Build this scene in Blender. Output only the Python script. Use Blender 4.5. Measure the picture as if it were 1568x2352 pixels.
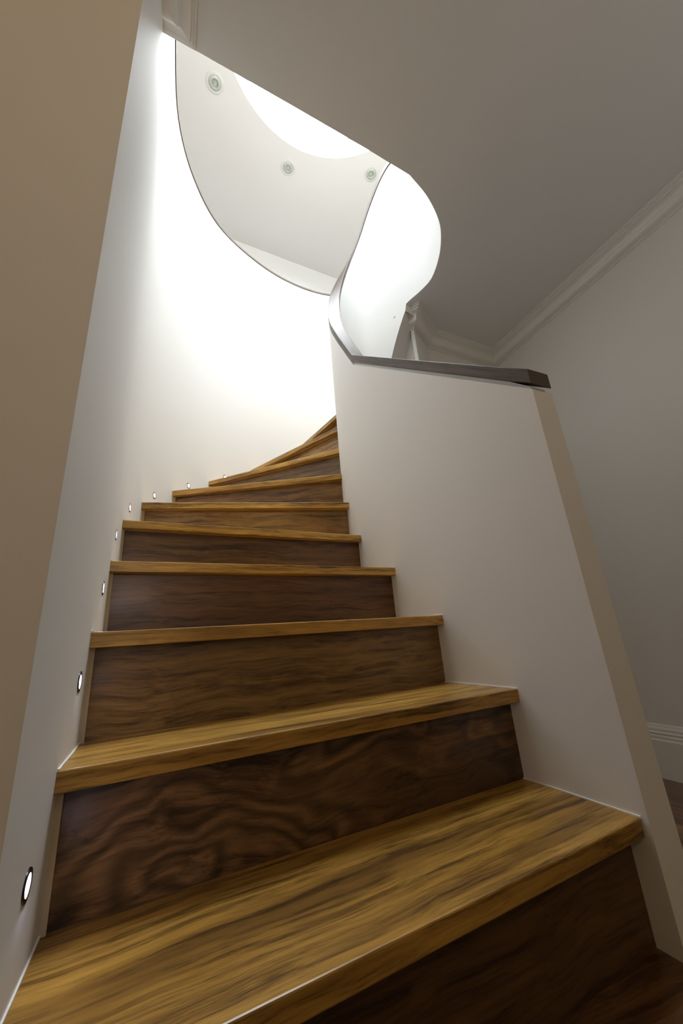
import bpy, bmesh, math, random
from mathutils import Vector, Matrix

random.seed(7)
for _o in list(bpy.data.objects):
    bpy.data.objects.remove(_o)
SC = bpy.context.scene
COL = SC.collection

# ------------------------------------------------------------------ camera
R3 = Matrix(((0.9162641649, -0.0594720782, -0.3961351436),
             (-0.3937377836, -0.3156405454, -0.8633316882),
             (-0.0736921831, 0.9470132618, -0.3126265250)))
EYE = Vector((0, 0, 0.495))
cam_data = bpy.data.cameras.new('camera')
cam = bpy.data.objects.new('camera', cam_data)
COL.objects.link(cam)
cam_data.sensor_fit = 'HORIZONTAL'
cam_data.sensor_width = 36.0
cam_data.lens = 885.888 * 36.0 / 1568.0
cam_data.clip_start = 0.02
cam.matrix_world = Matrix.Translation(EYE) @ R3.to_4x4()
SC.camera = cam

# ------------------------------------------------------------------ sky, lights, exposure
world = bpy.data.worlds.new('overcast_sky')
world.use_nodes = True
SC.world = world
bg = world.node_tree.nodes['Background']
bg.inputs['Color'].default_value = (0.91, 0.965, 1.0, 1)
bg.inputs['Strength'].default_value = 20.0

SC.view_settings.view_transform = 'Standard'
SC.view_settings.look = 'None'
SC.view_settings.exposure = 0.18
SC.view_settings.gamma = 1.0
SC.view_settings.use_curve_mapping = False


def area(name, loc, target, size, power, color, shape='SQUARE', size_y=None):
    d = bpy.data.lights.new(name, 'AREA')
    d.shape = shape
    d.size = size
    if size_y:
        d.size_y = size_y
    d.energy = power
    d.color = color
    o = bpy.data.objects.new(name, d)
    COL.objects.link(o)
    o.location = loc
    o.rotation_euler = (Vector(target) - Vector(loc)).to_track_quat('-Z', 'Y').to_euler()
    return o


SKYC = (0.86, 1.27)      # centre of the round skylight
SKYR = 0.85
SKYZ = 4.70
portal = area('skylight_portal', (SKYC[0], SKYC[1], SKYZ + 0.28), (SKYC[0], SKYC[1], 0), 2 * SKYR, 1.0, (1, 1, 1), 'DISK')
portal.data.cycles.is_portal = True
# warm lamps in the hall behind the photographer
area('hall_lamp_warm', (-0.15, -1.5, 2.2), (-0.1, 0.5, 0.7), 0.5, 7.2, (1.0, 0.60, 0.20))
area('hall_lamp', (1.2, -1.9, 2.25), (1.4, 0.3, 0.9), 0.6, 0.3, (1.0, 0.9, 0.75))
# unseen fill lights added behind the camera to brighten the hall ceiling
area('hall_ceiling_fill_right', (1.35, -0.55, 1.12), (1.36, -0.50, 2.32), 0.3, 1.7, (1.0, 0.98, 0.93))
area('hall_ceiling_fill', (0.1, -0.9, 0.9), (0.35, 0.2, 2.32), 0.3, 1.9, (1.0, 0.97, 0.93))
# fill light added out of view behind the upper balustrade, lifts the upper ceiling
area('upper_ceiling_fill', (0.5, -1.3, 2.95), (0.6, 1.3, 4.9), 0.8, 64.0, (1.0, 0.97, 0.92))

# ------------------------------------------------------------------ materials
def nt(name):
    m = bpy.data.materials.new(name)
    m.use_nodes = True
    t = m.node_tree
    return m, t, t.nodes, t.links, t.nodes['Principled BSDF']


def paint(name, col, rough=0.6, bump=0.06, scale=260.0):
    m, t, N, L, b = nt(name)
    b.inputs['Base Color'].default_value = (*col, 1)
    b.inputs['Roughness'].default_value = rough
    tc = N.new('ShaderNodeTexCoord')
    n = N.new('ShaderNodeTexNoise')
    n.inputs['Scale'].default_value = scale
    n.inputs['Detail'].default_value = 3
    L.new(tc.outputs['Object'], n.inputs['Vector'])
    bp = N.new('ShaderNodeBump')
    bp.inputs['Strength'].default_value = bump
    bp.inputs['Distance'].default_value = 0.002
    L.new(n.outputs['Fac'], bp.inputs['Height'])
    L.new(bp.outputs['Normal'], b.inputs['Normal'])
    n2 = N.new('ShaderNodeTexNoise')
    n2.inputs['Scale'].default_value = 1.3
    n2.inputs['Detail'].default_value = 2
    L.new(tc.outputs['Object'], n2.inputs['Vector'])
    mx = N.new('ShaderNodeMix')
    mx.data_type = 'RGBA'
    L.new(n2.outputs['Fac'], mx.inputs[0])
    mx.inputs[6].default_value = (col[0] * .97, col[1] * .97, col[2] * .97, 1)
    mx.inputs[7].default_value = (min(1, col[0] * 1.02), min(1, col[1] * 1.02), min(1, col[2] * 1.02), 1)
    L.new(mx.outputs[2], b.inputs['Base Color'])
    return m


def wood(name, dark, mid, light, rough=0.3, coord='Object', swirl=0.25, scale=1.0, coat=0.35, knots=0.0):
    """long grain along local x; v and w across"""
    m, t, N, L, b = nt(name)
    tc = N.new('ShaderNodeTexCoord')
    oi = N.new('ShaderNodeObjectInfo')
    off = N.new('ShaderNodeVectorMath'); off.operation = 'ADD'
    rv = N.new('ShaderNodeVectorMath'); rv.operation = 'SCALE'
    cmb = N.new('ShaderNodeCombineXYZ')
    L.new(oi.outputs['Random'], cmb.inputs[0]); L.new(oi.outputs['Random'], cmb.inputs[1]); L.new(oi.outputs['Random'], cmb.inputs[2])
    L.new(cmb.outputs[0], rv.inputs[0]); rv.inputs['Scale'].default_value = 37.0
    L.new(tc.outputs[coord], off.inputs[0]); L.new(rv.outputs[0], off.inputs[1])
    # warp so that the figure wanders
    wn = N.new('ShaderNodeTexNoise'); wn.inputs['Scale'].default_value = 5.0 * scale; wn.inputs['Detail'].default_value = 2.0
    L.new(off.outputs[0], wn.inputs['Vector'])
    wc = N.new('ShaderNodeVectorMath'); wc.operation = 'SUBTRACT'; wc.inputs[1].default_value = (.5, .5, .5)
    L.new(wn.outputs['Color'], wc.inputs[0])
    ws = N.new('ShaderNodeVectorMath'); ws.operation = 'MULTIPLY'
    ws.inputs[1].default_value = (0.05, swirl * 0.16, swirl * 0.16)
    L.new(wc.outputs[0], ws.inputs[0])
    wp = N.new('ShaderNodeVectorMath'); wp.operation = 'ADD'
    L.new(off.outputs[0], wp.inputs[0]); L.new(ws.outputs[0], wp.inputs[1])
    def strip(sx, sc, det, rgh=0.6):
        mp = N.new('ShaderNodeMapping'); mp.inputs['Scale'].default_value = (sx, 1, 1)
        L.new(wp.outputs[0], mp.inputs['Vector'])
        n = N.new('ShaderNodeTexNoise'); n.inputs['Scale'].default_value = sc * scale
        n.inputs['Detail'].default_value = det; n.inputs['Roughness'].default_value = rgh
        L.new(mp.outputs[0], n.inputs['Vector'])
        return n.outputs['Fac']
    broad = strip(0.11, 9.0, 4.0)
    streak = strip(0.045, 48.0, 6.0, 0.75)
    fine = strip(0.05, 190.0, 4.0, 0.7)
    pores = strip(0.035, 420.0, 2.0)
    def ramp(src, stops):
        r = N.new('ShaderNodeValToRGB')
        e = r.color_ramp.elements
        e[0].position, e[0].color = stops[0][0], (*stops[0][1], 1)
        e[1].position, e[1].color = stops[-1][0], (*stops[-1][1], 1)
        for p, c in stops[1:-1]:
            k = e.new(p); k.color = (*c, 1)
        L.new(src, r.inputs[0])
        return r.outputs[0]
    base = ramp(broad, [(0.30, dark), (0.42, mid), (0.56, light), (0.70, mid)])
    lines = ramp(streak, [(0.36, (.16, .12, .09)), (0.44, (.62, .56, .48)), (0.49, (1, .98, .95)), (0.62, (1.3, 1.27, 1.15))])
    mul = N.new('ShaderNodeMix'); mul.data_type = 'RGBA'; mul.blend_type = 'MULTIPLY'; mul.inputs[0].default_value = 0.85
    L.new(base, mul.inputs[6]); L.new(lines, mul.inputs[7])
    pr = ramp(fine, [(0.34, (.50, .45, .40)), (0.50, (1, 1, 1)), (0.66, (1.2, 1.18, 1.12))])
    mul2 = N.new('ShaderNodeMix'); mul2.data_type = 'RGBA'; mul2.blend_type = 'MULTIPLY'; mul2.inputs[0].default_value = 0.7
    L.new(mul.outputs[2], mul2.inputs[6]); L.new(pr, mul2.inputs[7])
    out = mul2.outputs[2]
    if knots > 0:
        # swirling growth rings round a few knots
        mp = N.new('ShaderNodeMapping'); mp.inputs['Scale'].default_value = (0.42, 1, 1)
        ws2 = N.new('ShaderNodeVectorMath'); ws2.operation = 'MULTIPLY'; ws2.inputs[1].default_value = (.22, .16, .16)
        L.new(wc.outputs[0], ws2.inputs[0])
        wp2 = N.new('ShaderNodeVectorMath'); wp2.operation = 'ADD'
        L.new(off.outputs[0], wp2.inputs[0]); L.new(ws2.outputs[0], wp2.inputs[1])
        L.new(wp2.outputs[0], mp.inputs['Vector'])
        n = N.new('ShaderNodeTexNoise'); n.inputs['Scale'].default_value = 5.5; n.inputs['Detail'].default_value = 2.0; n.inputs['Roughness'].default_value = 0.3
        L.new(mp.outputs[0], n.inputs['Vector'])
        mt = N.new('ShaderNodeMath'); mt.operation = 'MULTIPLY'; mt.inputs[1].default_value = 120.0
        L.new(n.outputs['Fac'], mt.inputs[0])
        sn = N.new('ShaderNodeMath'); sn.operation = 'SINE'
        L.new(mt.outputs[0], sn.inputs[0])
        mr = N.new('ShaderNodeMapRange'); mr.inputs[1].default_value = -1; mr.inputs[2].default_value = 1
        mr.inputs[3].default_value = 0.65; mr.inputs[4].default_value = 1.75
        L.new(sn.outputs[0], mr.inputs[0])
        mk = N.new('ShaderNodeMapRange'); mk.inputs[1].default_value = 0.51; mk.inputs[2].default_value = 0.58
        L.new(n.outputs['Fac'], mk.inputs[0])
        vm = N.new('ShaderNodeVectorMath'); vm.operation = 'SCALE'
        L.new(out, vm.inputs[0]); L.new(mr.outputs[0], vm.inputs['Scale'])
        kx = N.new('ShaderNodeMix'); kx.data_type = 'RGBA'
        ml = N.new('ShaderNodeMath'); ml.operation = 'MULTIPLY'; ml.inputs[1].default_value = knots
        L.new(mk.outputs[0], ml.inputs[0]); L.new(ml.outputs[0], kx.inputs[0])
        L.new(out, kx.inputs[6]); L.new(vm.outputs[0], kx.inputs[7])
        out = kx.outputs[2]
    # board-to-board tone
    hv = N.new('ShaderNodeHueSaturation')
    mr = N.new('ShaderNodeMapRange'); mr.inputs[3].default_value = 0.85; mr.inputs[4].default_value = 1.15
    L.new(oi.outputs['Random'], mr.inputs[0]); L.new(mr.outputs[0], hv.inputs['Value'])
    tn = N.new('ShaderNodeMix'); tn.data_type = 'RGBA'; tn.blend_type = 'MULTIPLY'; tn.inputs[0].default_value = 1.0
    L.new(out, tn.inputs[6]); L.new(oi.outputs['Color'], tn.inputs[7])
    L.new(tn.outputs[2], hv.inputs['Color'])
    L.new(hv.outputs[0], b.inputs['Base Color'])
    b.inputs['Roughness'].default_value = rough
    b.inputs['Coat Weight'].default_value = coat
    b.inputs['Coat Roughness'].default_value = 0.16
    bp = N.new('ShaderNodeBump'); bp.inputs['Strength'].default_value = 0.12; bp.inputs['Distance'].default_value = 0.001
    L.new(fine, bp.inputs['Height']); L.new(bp.outputs[0], b.inputs['Normal'])
    return m


def plain(name, col, rough=0.5, metal=0.0, emit=None, strength=0.0):
    m, t, N, L, b = nt(name)
    n = N.new('ShaderNodeTexNoise'); n.inputs['Scale'].default_value = 40
    mx = N.new('ShaderNodeMix'); mx.data_type = 'RGBA'
    mx.inputs[6].default_value = (*[c * .95 for c in col], 1); mx.inputs[7].default_value = (*col, 1)
    L.new(n.outputs['Fac'], mx.inputs[0]); L.new(mx.outputs[2], b.inputs['Base Color'])
    b.inputs['Roughness'].default_value = rough
    b.inputs['Metallic'].default_value = metal
    if emit:
        b.inputs['Emission Color'].default_value = (*emit, 1)
        b.inputs['Emission Strength'].default_value = strength
    return m


M_WALL = paint('white_wall_paint', (0.80, 0.80, 0.785))
M_CEIL = paint('white_ceiling_paint', (0.78, 0.77, 0.75), 0.7, 0.02)
M_TRIM = paint('white_trim_gloss', (0.82, 0.81, 0.78), 0.35, 0.01)
M_CAULK = plain('white_caulk', (0.86, 0.85, 0.80), 0.4)
M_BEAD = plain('cream_bead_paint', (0.50, 0.43, 0.30), 0.5)
M_TREAD = wood('honey_hardwood', (0.165, 0.086, 0.018), (0.35, 0.195, 0.037), (0.49, 0.295, 0.066), 0.34, swirl=0.16, coat=0.15)
M_RISER = wood('brown_hardwood', (0.075, 0.040, 0.015), (0.14, 0.076, 0.028), (0.20, 0.115, 0.042), 0.36, swirl=0.24, coat=0.12)
M_RISERK = wood('figured_hardwood', (0.045, 0.024, 0.010), (0.080, 0.043, 0.018), (0.12, 0.066, 0.028), 0.36, swirl=0.5, coat=0.12, knots=1.0)
M_FLOOR = wood('dark_floor_boards', (0.035, 0.015, 0.006), (0.085, 0.038, 0.014), (0.15, 0.072, 0.027), 0.3, swirl=0.4)
M_CAP = wood('capping_hardwood', (0.045, 0.030, 0.021), (0.080, 0.055, 0.040), (0.11, 0.078, 0.058), 0.48, coord='UV', coat=0.0, swirl=0.1)
M_CAP.node_tree.nodes['Principled BSDF'].inputs['Specular IOR Level'].default_value = 0.35
M_BEZEL = plain('dark_bezel_metal', (0.05, 0.045, 0.045), 0.25, 1.0)
M_LED = plain('led_lens_glow', (0.9, 0.9, 1.0), 0.3, 0.0, (0.80, 0.76, 1.0), 22.0)
M_DLT = plain('downlight_white_ring', (0.74, 0.74, 0.71), 0.4)
M_DLG = plain('downlight_grey_gimbal', (0.55, 0.57, 0.53), 0.4, 0.1)
M_GLASS = plain('downlight_lamp_glass', (0.50, 0.56, 0.48), 0.2, 0.3)

# ------------------------------------------------------------------ mesh helpers
def obj(name, bm, mat, parent=None, smooth=None, bevel=0.0, kind=None, seg=2):
    bmesh.ops.recalc_face_normals(bm, faces=bm.faces)
    me = bpy.data.meshes.new(name)
    bm.to_mesh(me); bm.free()
    me.materials.append(mat)
    if smooth is not None:
        for p in me.polygons:
            p.use_smooth = True
        me.set_sharp_from_angle(angle=math.radians(smooth))
    o = bpy.data.objects.new(name, me)
    COL.objects.link(o)
    if parent:
        o.parent = parent
    if bevel:
        md = o.modifiers.new('bevel', 'BEVEL')
        md.width = bevel; md.segments = seg; md.limit_method = 'ANGLE'; md.angle_limit = math.radians(40)
    if kind:
        o['kind'] = kind
    return o


def tag(o, label, cat, group=None):
    o['label'] = label; o['category'] = cat
    if group:
        o['group'] = group
    return o


def empty(name, loc=(0, 0, 0)):
    o = bpy.data.objects.new(name, None)
    o.empty_display_size = 0.1
    o.location = loc
    COL.objects.link(o)
    return o


def prism(pts, z0, z1, bm=None):
    bm = bm or bmesh.new()
    lo = [bm.verts.new((p[0], p[1], z0)) for p in pts]
    hi = [bm.verts.new((p[0], p[1], z1)) for p in pts]
    n = len(pts)
    bm.faces.new(lo); bm.faces.new(hi)
    for i in range(n):
        bm.faces.new((lo[i], lo[(i + 1) % n], hi[(i + 1) % n], hi[i]))
    return bm


def box(x0, x1, y0, y1, z0, z1, bm=None):
    return prism([(x0, y0), (x1, y0), (x1, y1), (x0, y1)], z0, z1, bm)


def catmull(pts, n=8):
    """pts: tuples of any dimension -> dense Catmull-Rom samples through them"""
    out = []
    P = [Vector(p) for p in pts]
    P = [P[0] * 2 - P[1]] + P + [P[-1] * 2 - P[-2]]
    for i in range(1, len(P) - 2):
        p0, p1, p2, p3 = P[i - 1], P[i], P[i + 1], P[i + 2]
        for k in range(n):
            t = k / n
            out.append(0.5 * ((2 * p1) + (p2 - p0) * t + (2 * p0 - 5 * p1 + 4 * p2 - p3) * t * t + (3 * p1 - p0 - 3 * p2 + p3) * t ** 3))
    out.append(P[-2].copy())
    return out


def loft(rings, closed_ring=True, caps=True, uv=False):
    """rings: list of equally long rings of points -> skinned surface"""
    bm = bmesh.new()
    V = [[bm.verts.new(p) for p in r] for r in rings]
    m = len(rings[0])
    uvl = bm.loops.layers.uv.new('grain') if uv else None
    s = 0.0; S = [0.0]
    for a, b in zip(rings, rings[1:]):
        s += (Vector(b[0]) - Vector(a[0])).length; S.append(s)
    for i in range(len(V) - 1):
        for j in range(m if closed_ring else m - 1):
            k = (j + 1) % m
            f = bm.faces.new((V[i][j], V[i][k], V[i + 1][k], V[i + 1][j]))
            if uv:
                for lp, (u, w) in zip(f.loops, ((S[i], j), (S[i], j + 1), (S[i + 1], j + 1), (S[i + 1], j))):
                    lp[uvl].uv = (u, w * 0.07)
    if caps and closed_ring:
        bm.faces.new(V[0]); bm.faces.new(V[-1])
    return bm


def offset2(pts, d):
    """offset a 2D polyline to its left by d, mitred"""
    out = []
    for i, p in enumerate(pts):
        p = Vector(p[:2])
        a = (p - Vector(pts[i - 1][:2])).normalized() if i else None
        b = (Vector(pts[i + 1][:2]) - p).normalized() if i < len(pts) - 1 else None
        a = a or b; b = b or a
        na, nb = Vector((-a.y, a.x)), Vector((-b.y, b.x))
        m = (na + nb)
        m = m / max(1e-6, m.dot(na))
        out.append(p + m * d)
    return out


def sweep(path, profile, side):
    """profile: (out, z) pairs, swept with mitres along a plan polyline; out goes to the left (side=1) or right (-1)"""
    rings = []
    offs = {}
    for a, z in profile:
        if a not in offs:
            offs[a] = offset2(path, a * side)
    for i in range(len(path)):
        rings.append([(offs[a][i].x, offs[a][i].y, z) for a, z in profile])
    return loft(rings)


# ------------------------------------------------------------------ key dimensions
RISE = 0.18
TH = 0.027            # tread thickness
ZC = 2.32             # lower ceiling
ZU = 2.52             # upper floor
ZL = -0.18            # hall floor, one riser below the landing
XE, YB = 2.03, 1.62   # right and back walls of the hall

# outer (left) stair wall in plan
OUT_CTRL = [(-.12, .502), (-.12, .684), (-.124, .838), (-.137, 1.08), (-.147, 1.318), (-.123, 1.66), (-.018, 1.96),
            (.172, 2.225), (.47, 2.41), (.8, 2.52), (1.15, 2.54), (1.5, 2.44), (1.77, 2.22), (1.91, 1.9), (1.95, 1.6), (1.95, 1.35)]
OUT = [Vector((p.x, p.y)) for p in catmull([(a, b, 0) for a, b in OUT_CTRL], 6)]

# balustrade ribbon: (outer x, y, inner x, y, capping top z, underside z)
RB2 = [(.716, 1.306, .783, 1.306, 1.751), (.717, 1.385, .784, 1.380, 1.885), (.720, 1.480, .787, 1.470, 2.05), (.735, 1.565, .800, 1.545, 2.20),
       (.766, 1.638, .825, 1.602, 2.37), (.815, 1.700, .862, 1.650, 2.55), (.880, 1.745, .910, 1.683, 2.72), (.960, 1.766, .970, 1.699, 2.90),
       (1.040, 1.760, 1.030, 1.694, 3.07), (1.110, 1.722, 1.078, 1.662, 3.22), (1.165, 1.655, 1.112, 1.612, 3.35),
       (1.203, 1.565, 1.136, 1.550, 3.44), (1.222, 1.480, 1.154, 1.465, 3.50), (1.238, 1.400, 1.170, 1.384, 3.52),
       (1.262, 1.310, 1.195, 1.300, 3.52), (1.271, 1.215, 1.204, 1.215, 3.52), (1.229, 1.080, 1.166, 1.100, 3.52),
       (1.155, .957, 1.105, 1.003, 3.52), (1.078, .886, 1.040, .941, 3.52), (.962, .819, .936, .881, 3.52),
       (.825, .772, .819, .839, 3.52)]
s1 = [Vector(p[:5]) for p in catmull(RB2, 6)]
NG = 13 * 6           # sample index where the ribbon meets the upper floor
straight = [Vector((.735 + (.716 - .735) * t, .503 + .803 * t, .800 + (.783 - .800) * t, .503 + .803 * t, 1.061 + .690 * t)) for t in [i / 12 for i in range(12)]]
RIB = straight + s1 + [Vector((.6, .756, .6, .822, 3.52)), Vector((.3, .740, .3, .804, 3.52)), Vector((-.14, .716, -.14, .780, 3.52))]
NS = len(straight)

# ------------------------------------------------------------------ setting: structure
def struct(name, bm, mat, parent=None, **k):
    return obj(name, bm, mat, parent, kind=None if parent else 'structure', **k)


# outer curved wall
back = offset2([tuple(p) for p in OUT], 0.12)
rings = []
for a, b in zip(OUT, back):
    zb_ = ZC + .05 if (a.x > 1.5 and a.y < 2.0) else ZL
    rings.append([(a.x, a.y, zb_), (a.x, a.y, 3.56), (b.x, b.y, 3.56), (b.x, b.y, zb_)])
wl = struct('wall_left', loft(rings), M_WALL, smooth=35)
lip0 = offset2([tuple(p) for p in OUT], -0.006)
lip1 = offset2([tuple(p) for p in OUT], 0.13)
rings = [[(a.x, a.y, 3.56), (a.x, a.y, 3.576), (b.x, b.y, 3.576), (b.x, b.y, 3.56)] for a, b in zip(lip0, lip1)]
obj('capping', loft(rings, uv=True), M_CAP, wl, smooth=35)

# wall beside the stair opening (faces the hall)
struct('wall_front', box(-1.7, -.12, .5, .62, ZL, ZC), M_WALL)
# hall walls
struct('wall_right', box(XE, XE + .12, -2.6, YB + .1, ZL, ZC), M_WALL)
BW = [(XE + .05, YB), (1.443, 1.603), (1.258, 1.494)]
bo = offset2(BW, -0.02)
rings = [[(a[0], a[1], ZL), (a[0], a[1], ZC), (b.x, b.y, ZC), (b.x, b.y, ZL)] for a, b in zip(BW, bo)]
wb = struct('wall_back', loft(rings), M_WALL)
struct('wall_rear', box(-1.7, XE + .12, -2.72, -2.6, ZL, ZC), M_WALL)
struct('wall_far_left', box(-1.82, -1.7, -2.72, .62, ZL, ZC), M_WALL)

# slab: lower ceiling with the stair void cut round the balustrade
inner_void = []
for p in RIB[NS + NG:]:
    _d = (Vector((p[0], p[1])) - Vector((p[2], p[3]))).normalized() * .0015
    inner_void.append((p[2] + _d.x, p[3] + _d.y))
slab = [(-1.82, -2.72), (3.3, -2.72), (3.3, 1.62), (2.2, 1.62), (1.443, 1.61), (1.262, 1.50)] + inner_void[:-1] + [(-.121, .7795), (-.2, .775), (-1.82, .66)]
struct('ceiling', prism(slab, ZC, ZU), M_CEIL)
# upper hall floor outside the stair cylinder
uf = [(-1.82, .62), (-.30, .62)] + [tuple(p) for p in offset2([tuple(q) for q in OUT], 0.10)] + [(3.3, 1.35), (3.3, 3.4), (-1.82, 3.4)]
struct('floor_upper', prism(uf, ZU - .12, ZU), M_FLOOR)
# upper walls
struct('wall_upper_back', prism([(-1.82, 3.035), (3.3, 3.30), (3.3, 3.42), (-1.82, 3.155)], ZU - .1, SKYZ), M_WALL)
struct('wall_upper_left', box(-1.94, -1.82, -2.72, 3.42, ZU - .1, SKYZ), M_WALL)
struct('wall_upper_right', box(3.3, 3.42, -2.72, 3.42, ZU - .2, SKYZ), M_WALL)
struct('wall_upper_front', box(-1.94, 3.42, -2.84, -2.72, ZU - .2, SKYZ), M_WALL)


# upper ceiling with a round opening, and the skylight shaft
def ring_plate(x0, x1, y0, y1, c, r, z0, z1, n=96):
    ang = sorted([2 * math.pi * i / n for i in range(n)] + [math.atan2(y - c[1], x - c[0]) % (2 * math.pi) for x in (x0, x1) for y in (y0, y1)])
    bm = bmesh.new(); rows = []
    for a in ang:
        dx, dy = math.cos(a), math.sin(a)
        t = min([(x1 - c[0]) / dx if dx > 1e-9 else 1e9, (x0 - c[0]) / dx if dx < -1e-9 else 1e9,
                 (y1 - c[1]) / dy if dy > 1e-9 else 1e9, (y0 - c[1]) / dy if dy < -1e-9 else 1e9])
        i = (c[0] + r * dx, c[1] + r * dy); o = (c[0] + t * dx, c[1] + t * dy)
        rows.append([bm.verts.new((*i, z0)), bm.verts.new((*o, z0)), bm.verts.new((*o, z1)), bm.verts.new((*i, z1))])
    for k in range(len(rows)):
        a, b = rows[k], rows[(k + 1) % len(rows)]
        for j in range(4):
            bm.faces.new((a[j], a[(j + 1) % 4], b[(j + 1) % 4], b[j]))
    return bm


struct('ceiling_upper', ring_plate(-1.94, 3.42, -2.84, 3.42, SKYC, SKYR, SKYZ, SKYZ + .1), M_CEIL)
sk = empty('skylight', (SKYC[0], SKYC[1], SKYZ))
tag(sk, 'large round skylight opening in the upper ceiling over the stairwell', 'skylight')


def tube(r0, r1, z0, z1, n=96):
    bm = bmesh.new(); rows = []
    for k in range(n):
        a = 2 * math.pi * k / n; c, s = math.cos(a), math.sin(a)
        rows.append([bm.verts.new((r * c, r * s, z)) for r, z in ((r0, z0), (r1, z0), (r1, z1), (r0, z1))])
    for k in range(n):
        a, b = rows[k], rows[(k + 1) % n]
        for j in range(4):
            bm.faces.new((a[j], a[(j + 1) % 4], b[(j + 1) % 4], b[j]))
    return bm


obj('shaft_lining', tube(SKYR + .001, SKYR + .06, .1, .27), M_WALL, sk, smooth=35)
obj('curb_ring', tube(SKYR + .001, SKYR + .09, .27, .31), M_TRIM, sk, smooth=35)

# hall floor of planks, and the landing at the foot of the stair
fl = struct('floor', box(-1.82, 2.15, -2.72, 1.93, ZL - .08, ZL - .02), M_FLOOR)
pw = 0.128
x = -1.70; proto = {}
row = 0
while x < 2.02:
    w = min(pw, 2.03 - x)
    y = -2.6 + (row * 0.37) % 0.9 - 0.9
    while y < 1.90:
        y0, y1 = max(y, -2.6), min(y + 1.25, 1.90)
        if y1 - y0 > .02:
            key = (round(w, 3), round(y1 - y0, 3))
            if key not in proto:
                bm = box(-(y1 - y0) / 2 + .0008, (y1 - y0) / 2 - .0008, -w / 2 + .0008, w / 2 - .0008, 0, .02)
                o = obj('plank', bm, M_FLOOR, fl)
                proto[key] = o
            else:
                o = proto[key].copy(); COL.objects.link(o); o.parent = fl
            o.location = (x + w / 2, (y0 + y1) / 2, ZL - .02)
            o.rotation_euler = (0, 0, math.pi / 2)
        y += 1.25
    x += pw; row += 1

lb = struct('floor_landing', box(-1.3, .80, -.75, .56, ZL, -.02), M_RISER)
for i in range(5):
    y1 = .56 - i * .26
    bm = box(-1.05, 1.05, -.129, .129, -.02, 0)
    o = obj('plank', bm, M_FLOOR, lb, bevel=.0012)
    o.location = (-.25, y1 - .13, 0)

# cornices: profile (projection, z)
def cornice_profile(p=.092, d=.082):
    z = ZC
    pr = [(0, z), (p, z), (p, z - .007), (p - .008, z - .007), (p - .008, z - .014), (p - .016, z - .014), (p - .016, z - .023), (p - .022, z - .023)]
    for i in range(1, 10):   # ogee
        t = i / 10
        a = (p - .022) * (1 - t) + .017 * t
        zz = -.023 * (1 - t) + -(d - .013) * t
        s = math.sin(t * 2 * math.pi)
        pr.append((a - s * .006, z + zz + s * .005))
    pr += [(.017, z - d + .013), (.011, z - d + .013), (.011, z - d + .007), (.006, z - d + .007), (.006, z - d), (0, z - d)]
    return pr


CP = cornice_profile()
cor_r = sweep([(XE, -2.6), (XE, YB), (1.443, 1.603), (1.258, 1.494), (1.219, 1.562)], CP, 1)
struct('trim_1', cor_r, M_TRIM)
cor_l = sweep([(-.12, .40), (-.12, .687), (-.26, .680)], CP, -1)
struct('trim_2', cor_l, M_TRIM)
struct('trim_3', sweep([(-1.7, .5), (-.12, .5), (-.12, .42)][:2], CP, -1), M_TRIM)

# skirting board with moulded top
SP = [(0, ZL), (.018, ZL), (.018, ZL + .150), (.015, ZL + .156), (.015, ZL + .166), (.012, ZL + .172), (.014, ZL + .180), (.010, ZL + .186),
      (.010, ZL + .196), (.006, ZL + .204), (.004, ZL + .212), (0, ZL + .214)]
struct('baseboard_right', sweep([(XE, -2.6), (XE, YB), (1.443, 1.603), (1.258, 1.494)], SP, 1), M_TRIM)
struct('baseboard_front', sweep([(-1.7, .5), (-1.31, .5)], SP, -1), M_TRIM)

# ------------------------------------------------------------------ balustrade ribbon
CAPT, GAP, REC = .040, .012, .009
bal = empty('balustrade', (.735, .503, 0))
tag(bal, 'white curved solid balustrade wall with dark timber capping beside the stair', 'balustrade')


def rib_under(i, p):
    if i < NS + 6 * 5:
        return ZL if i > 0 else ZL
    k = i - NS
    if k < NG - 2:
        return p[4] - 1.20 - 0.17 * max(0, min(1, (NG - k) / 16.0))
    return ZC + .001


rings = []
for i, p in enumerate(RIB):
    o2, i2 = Vector((p[0], p[1])), Vector((p[2], p[3]))
    zt = p[4] - CAPT - GAP
    zb = rib_under(i, p)
    zo = zb + (.08 if NS + 30 <= i < NS + NG - 3 else 0)
    rings.append([(o2.x, o2.y, zo), (o2.x, o2.y, zt - .002), (i2.x, i2.y, zt - .002), (i2.x, i2.y, zb)])
i5 = NS + 30


# wall closing the space under the upper steps, set back behind a narrow soffit
PLAN = [(.850, 1.672), (.915, 1.745), (.98, 1.80), (1.07, 1.82), (1.15, 1.78), (1.21, 1.71), (1.25, 1.63), (1.265, 1.55), (1.262, 1.495)]
pr_ = []
pl = catmull([(a, b, 0) for a, b in PLAN], 6)
for j, w_ in enumerate(pl):
    i = NS + 30 + j
    p = RIB[i]; zb = rib_under(i + (0 if j else 1), p)
    if j == 0:
        zb = rib_under(i + 1, RIB[i + 1])
    dx, dy = w_.x - p[2], w_.y - p[3]
    l = math.hypot(dx, dy); dx /= l; dy /= l
    q0 = (p[2] + .003 * dx, p[3] + .003 * dy, zb + .002)
    pr_.append([q0, (w_.x, w_.y, zb - .03), (w_.x, w_.y, ZL), (w_.x + .02 * dx, w_.y + .02 * dy, ZL), (w_.x + .02 * dx, w_.y + .02 * dy, zb - .01), (q0[0], q0[1], zb + .03)])
obj('under_stair_wall', loft(pr_), M_WALL, wb, smooth=40)


def rel(o, base):
    o.location = -Vector(base)
    return o


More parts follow.
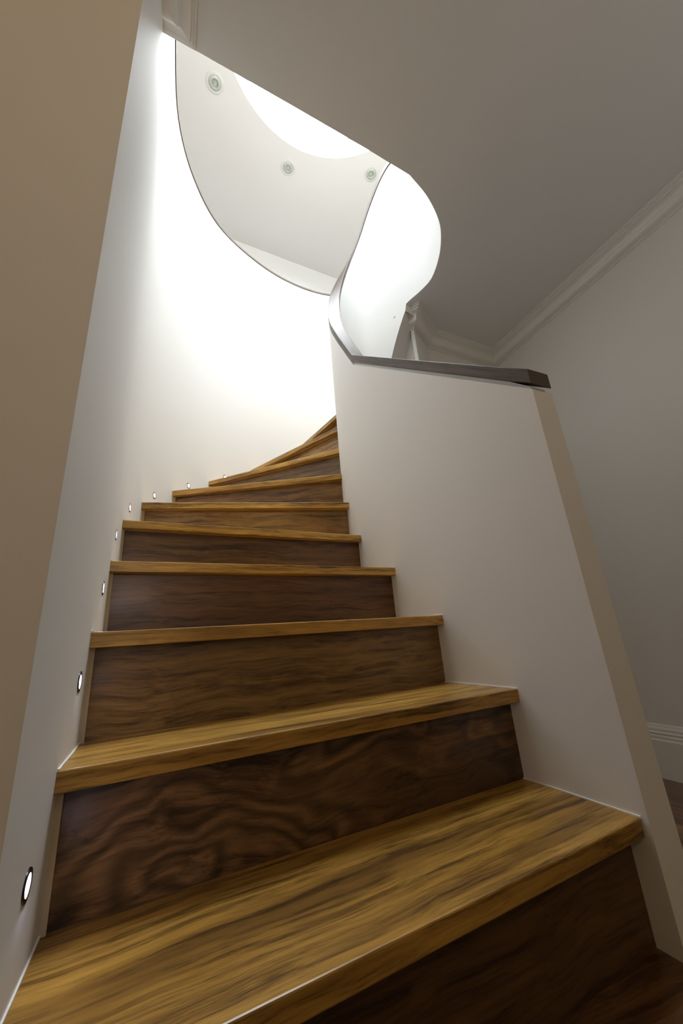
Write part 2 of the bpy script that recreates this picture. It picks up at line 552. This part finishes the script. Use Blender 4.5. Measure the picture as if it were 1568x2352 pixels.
rel(obj('balustrade_wall', loft(rings[:i5]), M_WALL, bal, smooth=30), bal.location)
rel(obj('upper_balustrade_wall', loft(rings[i5 - 1:]), M_WALL, bal, smooth=30), bal.location)
rg, rc = [], []
for p in RIB:
    o2, i2 = Vector((p[0], p[1])), Vector((p[2], p[3]))
    d = (i2 - o2).normalized()
    a, b = o2 + d * REC, i2 - d * REC
    z = p[4]
    rg.append([(a.x, a.y, z - CAPT - GAP - .003), (a.x, a.y, z - CAPT + .001), (b.x, b.y, z - CAPT + .001), (b.x, b.y, z - CAPT - GAP - .003)])
    a, b = o2 - d * .001, i2 + d * .001
    rc.append([(a.x, a.y, z - CAPT), (a.x, a.y, z), (b.x, b.y, z), (b.x, b.y, z - CAPT)])
for r in (rg,):
    r[0] = [(x_, y_ + REC, z_) for x_, y_, z_ in r[0]]
rc[0] = [(x_, y_ - .002, z_) for x_, y_, z_ in rc[0]]
o = rel(obj('shadow_gap_strip', loft(rg), M_WALL, bal, smooth=30), bal.location)
o = rel(obj('capping', loft(rc, uv=True), M_CAP, bal, smooth=30, bevel=.0014), bal.location)
o['label'] = 'dark brown timber capping'

# ------------------------------------------------------------------ staircase
stair = empty('staircase', (.3, .5, 0))
tag(stair, 'polished honey-brown hardwood winding staircase curving up to the right', 'staircase')
# nosing ends: step -> (outer end, inner end)
NOS = {1: ((-.12, .468), (.734, .514)), 2: ((-.119, .684), (.729, .719)), 3: ((-.122, .838), (.725, .939)), 4: ((-.136, 1.08), (.720, 1.156)),
       5: ((-.147, 1.318), (.716, 1.385)), 6: ((-.124, 1.652), (.719, 1.481)), 7: ((-.018, 1.962), (.735, 1.565)), 8: ((.172, 2.228), (.764, 1.637)),
       9: ((.450, 2.402), (.812, 1.700)), 10: ((.74, 2.51), (.890, 1.748)), 11: ((1.15, 2.54), (.975, 1.767)), 12: ((1.60, 2.38), (1.060, 1.752)),
       13: ((1.88, 2.00), (1.150, 1.680)), 14: ((1.95, 1.62), (1.205, 1.562))}
INN = [Vector((p[0], p[1])) for p in RIB[:NS + 6 * 13 + 1]]


def between(path, a, b):
    """points of the plan path strictly between the path positions nearest a and b"""
    def pos(q):
        best = (9e9, 0)
        for i in range(len(path) - 1):
            u = path[i + 1] - path[i]
            t = max(0, min(1, (Vector(q) - path[i]).dot(u) / u.length_squared))
            best = min(best, ((path[i] + u * t - Vector(q)).length, i + t))
        return best[1]
    i0, i1 = pos(a), pos(b)
    return [path[i] for i in range(len(path)) if i0 + .08 < i < i1 - .08]


def local_obj(name, pts3, faces, mat, origin, ang, parent, **k):
    """mesh given in world coordinates, stored in a frame turned by ang so the grain runs along local x"""
    Mi = (Matrix.Translation(origin) @ Matrix.Rotation(ang, 4, 'Z')).inverted()
    bm = bmesh.new()
    V = [bm.verts.new(Mi @ Vector(p)) for p in pts3]
    for f in faces:
        bm.faces.new([V[i] for i in f])
    o = obj(name, bm, mat, parent, **k)
    o.location = Vector(origin) - stair.location
    o.rotation_euler = (0, 0, ang)
    return o


def prism_idx(n):
    return [list(range(n))[::-1], list(range(n, 2 * n))] + [[i, (i + 1) % n, n + (i + 1) % n, n + i] for i in range(n)]


RT = 0.018
for k in range(1, 15):
    a, b = Vector(NOS[k][0]), Vector(NOS[k][1])
    d = (b - a).normalized(); nrm = Vector((-d.y, d.x))          # nrm points up the stair
    if k < 14:
        c, e = Vector(NOS[k + 1][0]), Vector(NOS[k + 1][1])
        d2 = (e - c).normalized(); n2 = Vector((-d2.y, d2.x))
    else:
        c, e = Vector((1.95, 1.46)), Vector((1.245, 1.385)); n2 = Vector((0, 0)); d2 = (e - c).normalized()
    z = k * RISE
    lo = between(OUT, a, c); ri = between(INN, b, e)
    inset = .030
    # tread outline: front a->b, up the inner side, back e->c, down the outer side; tucked slightly into both walls
    front = [a - d * .006, b + d * (.006 if k > 1 else 0.0)]
    if k == 1:
        front[1] = b - d * .001
    bk = [e + n2 * (inset + .01) + d2 * .006, c + n2 * (inset + .01) - d2 * .006]
    side_r = [q + d * .006 for q in ri]
    side_l = [q - d * .006 for q in lo][::-1]
    pts = front + side_r + bk + side_l
    n = len(pts)
    P3 = [(p.x, p.y, z - TH) for p in pts] + [(p.x, p.y, z) for p in pts]
    ang = math.atan2(d.y, d.x)
    org = ((a.x + b.x) / 2, (a.y + b.y) / 2, z)
    local_obj('tread', P3, prism_idx(n), M_TREAD, org, ang, stair, bevel=.0022)
    # riser under this tread
    w = inset
    r0, r1 = a + nrm * w, b + nrm * w
    r0 -= d * .006; r1 += d * .006
    back = nrm * RT
    zb = z - RISE
    pts = [r0, r1, r1 + back, r0 + back]
    P3 = [(p.x, p.y, zb) for p in pts] + [(p.x, p.y, z - TH) for p in pts]
    ro = local_obj('riser', P3, prism_idx(4), M_RISERK if k == 2 else M_RISER, (org[0], org[1], z), ang, stair)
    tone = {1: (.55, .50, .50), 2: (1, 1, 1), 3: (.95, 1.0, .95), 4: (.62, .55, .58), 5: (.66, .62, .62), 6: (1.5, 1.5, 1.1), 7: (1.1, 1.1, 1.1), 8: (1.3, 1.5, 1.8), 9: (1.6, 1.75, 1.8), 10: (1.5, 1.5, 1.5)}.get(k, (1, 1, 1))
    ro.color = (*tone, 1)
    # cream bead in the corner between riser and outer wall, fine caulk lines on both walls
    if k > 1 and k < 11:
        q = a + nrm * (w - .006) + d * .002
        pp = [q - d * .012, q + d * .005, q + d * .005 + nrm * .008, q - d * .012 + nrm * .008]
        P3 = [(p.x, p.y, zb) for p in pp] + [(p.x, p.y, z - TH) for p in pp]
        local_obj('corner_bead', P3, prism_idx(4), M_BEAD, org, ang, stair)
    if k < 11:
        for path, p0, p1, sgn, ln in ((OUT, a, c + n2 * inset, 1, lo), (INN, b, e + n2 * inset, -1, ri)):
            line = [p0] + ln + [p1]
            line = [tuple(q) for q in line]
            off = offset2(line, -.0022 * sgn)
            ofb = offset2(line, .004 * sgn)
            rr = [[(u.x, u.y, z - .001), (u.x, u.y, z + .0022), (v.x, v.y, z + .0022), (v.x, v.y, z - .001)] for u, v in zip(off, ofb)]
            o = obj('caulk_line', loft(rr), M_CAULK, stair)
            o.location = -stair.location

# ------------------------------------------------------------------ step lights on the left wall
LED = [(-.120, .607, .273), (-.122, .771, .462), (-.131, .960, .636), (-.141, 1.165, .809), (-.138, 1.442, .982), (-.078, 1.790, 1.165), (.072, 2.085, 1.347), (.284, 2.294, 1.510)]
ORD = ['lowest step light, low on left wall beside first tread', 'second step light from the bottom, beside the second riser up',
       'third step light from the bottom on the left wall', 'fourth step light from the bottom, at the fourth tread',
       'fifth step light from the bottom, middle of the row of eight', 'sixth step light from the bottom, left of seventh tread nosing',
       'seventh step light, starry one just above the eighth tread', 'highest and smallest step light, at the top of the visible row']


def lathe(prof, n=32):
    """prof: (radius, x) along local x, open profile"""
    bm = bmesh.new(); rows = []
    for k in range(n):
        t = 2 * math.pi * k / n
        rows.append([bm.verts.new((x_, r * math.cos(t), r * math.sin(t))) for r, x_ in prof])
    for k in range(n):
        a_, b_ = rows[k], rows[(k + 1) % n]
        for j in range(len(prof) - 1):
            bm.faces.new((a_[j], a_[j + 1], b_[j + 1], b_[j]))
    for j in (0, -1):
        if prof[j][0] > 1e-5:
            bm.faces.new([r[j] for r in rows])
    return bm


first = None
for i, (x_, y_, z_) in enumerate(LED):
    q = Vector((x_, y_)); best = min(range(len(OUT) - 1), key=lambda j: ((OUT[j] + OUT[j + 1]) / 2 - q).length)
    u = (OUT[best + 1] - OUT[best]).normalized()
    nn = Vector((u.y, -u.x))                       # into the stair
    foot = OUT[best] + u * (q - OUT[best]).dot(u)
    ang = math.atan2(nn.y, nn.x)
    if first is None:
        t = empty('step_light')
        bz = obj('bezel', lathe([(.0105, -.004), (.0105, .0014), (.0150, .0014), (.0155, .0006), (.0155, -.004)]), M_BEZEL, t, smooth=40)
        ls = obj('lens', lathe([(.0112, -.003), (.0112, .0006), (.0085, .0012), (.004, .0016), (.0008, .0017)]), M_LED, t, smooth=50)
        first = (t, bz, ls)
    else:
        t = first[0].copy(); COL.objects.link(t)
        for src in first[1:]:
            cpy = src.copy(); COL.objects.link(cpy); cpy.parent = t
    t.location = (foot.x, foot.y, z_); t.rotation_euler = (0, 0, ang)
    tag(t, ORD[i], 'step light', 'recessed LED step lights along the left wall')
    ld = bpy.data.lights.new('step_led', 'AREA'); ld.shape = 'DISK'; ld.size = .02; ld.energy = .035; ld.color = (.80, .76, 1.0)
    lo_ = bpy.data.objects.new('step_led', ld); COL.objects.link(lo_)
    lo_.location = (foot.x + nn.x * .006, foot.y + nn.y * .006, z_)
    lo_.rotation_euler = Vector((nn.x, nn.y, -.35)).to_track_quat('-Z', 'Y').to_euler()

# ------------------------------------------------------------------ downlights in the upper ceiling
HU = SKYZ - EYE.z
DL = [((.021, .461), 'ceiling downlight left of the skylight, nearest the cornice'),
      ((.185, .544), 'ceiling downlight just below the middle of the skylight curve'),
      ((.364, .489), 'ceiling downlight beside the kink in the upper capping')]


def lathe_z(prof, n=40):
    bm = bmesh.new(); rows = []
    for k in range(n):
        t = 2 * math.pi * k / n
        rows.append([bm.verts.new((r * math.cos(t), r * math.sin(t), z_)) for r, z_ in prof])
    for k in range(n):
        a_, b_ = rows[k], rows[(k + 1) % n]
        for j in range(len(prof) - 1):
            bm.faces.new((a_[j], a_[j + 1], b_[j + 1], b_[j]))
    for j in (0, -1):
        if prof[j][0] > 1e-5:
            bm.faces.new([r[j] for r in rows])
    return bm


first = None
for (ux, uy), lab in DL:
    if first is None:
        t = empty('downlight')
        p1 = obj('trim_ring', lathe_z([(.048, .002), (.048, -.006), (.062, -.006), (.070, -.002), (.070, .002)]), M_DLT, t, smooth=40)
        p2 = obj('gimbal', lathe_z([(.026, .001), (.027, -.010), (.034, -.012), (.040, -.008), (.047, -.003), (.047, .002)]), M_DLG, t, smooth=40)
        p3 = obj('lamp', lathe_z([(.0262, .001), (.0262, -.004), (.018, -.002), (.008, -.006), (.0008, -.008)]), M_GLASS, t, smooth=40)
        first = (t, p1, p2, p3)
    else:
        t = first[0].copy(); COL.objects.link(t)
        for src in first[1:]:
            cpy = src.copy(); COL.objects.link(cpy); cpy.parent = t
    t.location = (ux * HU, uy * HU, SKYZ)
    tag(t, lab, 'downlight', 'unlit gimbal downlights round the skylight')
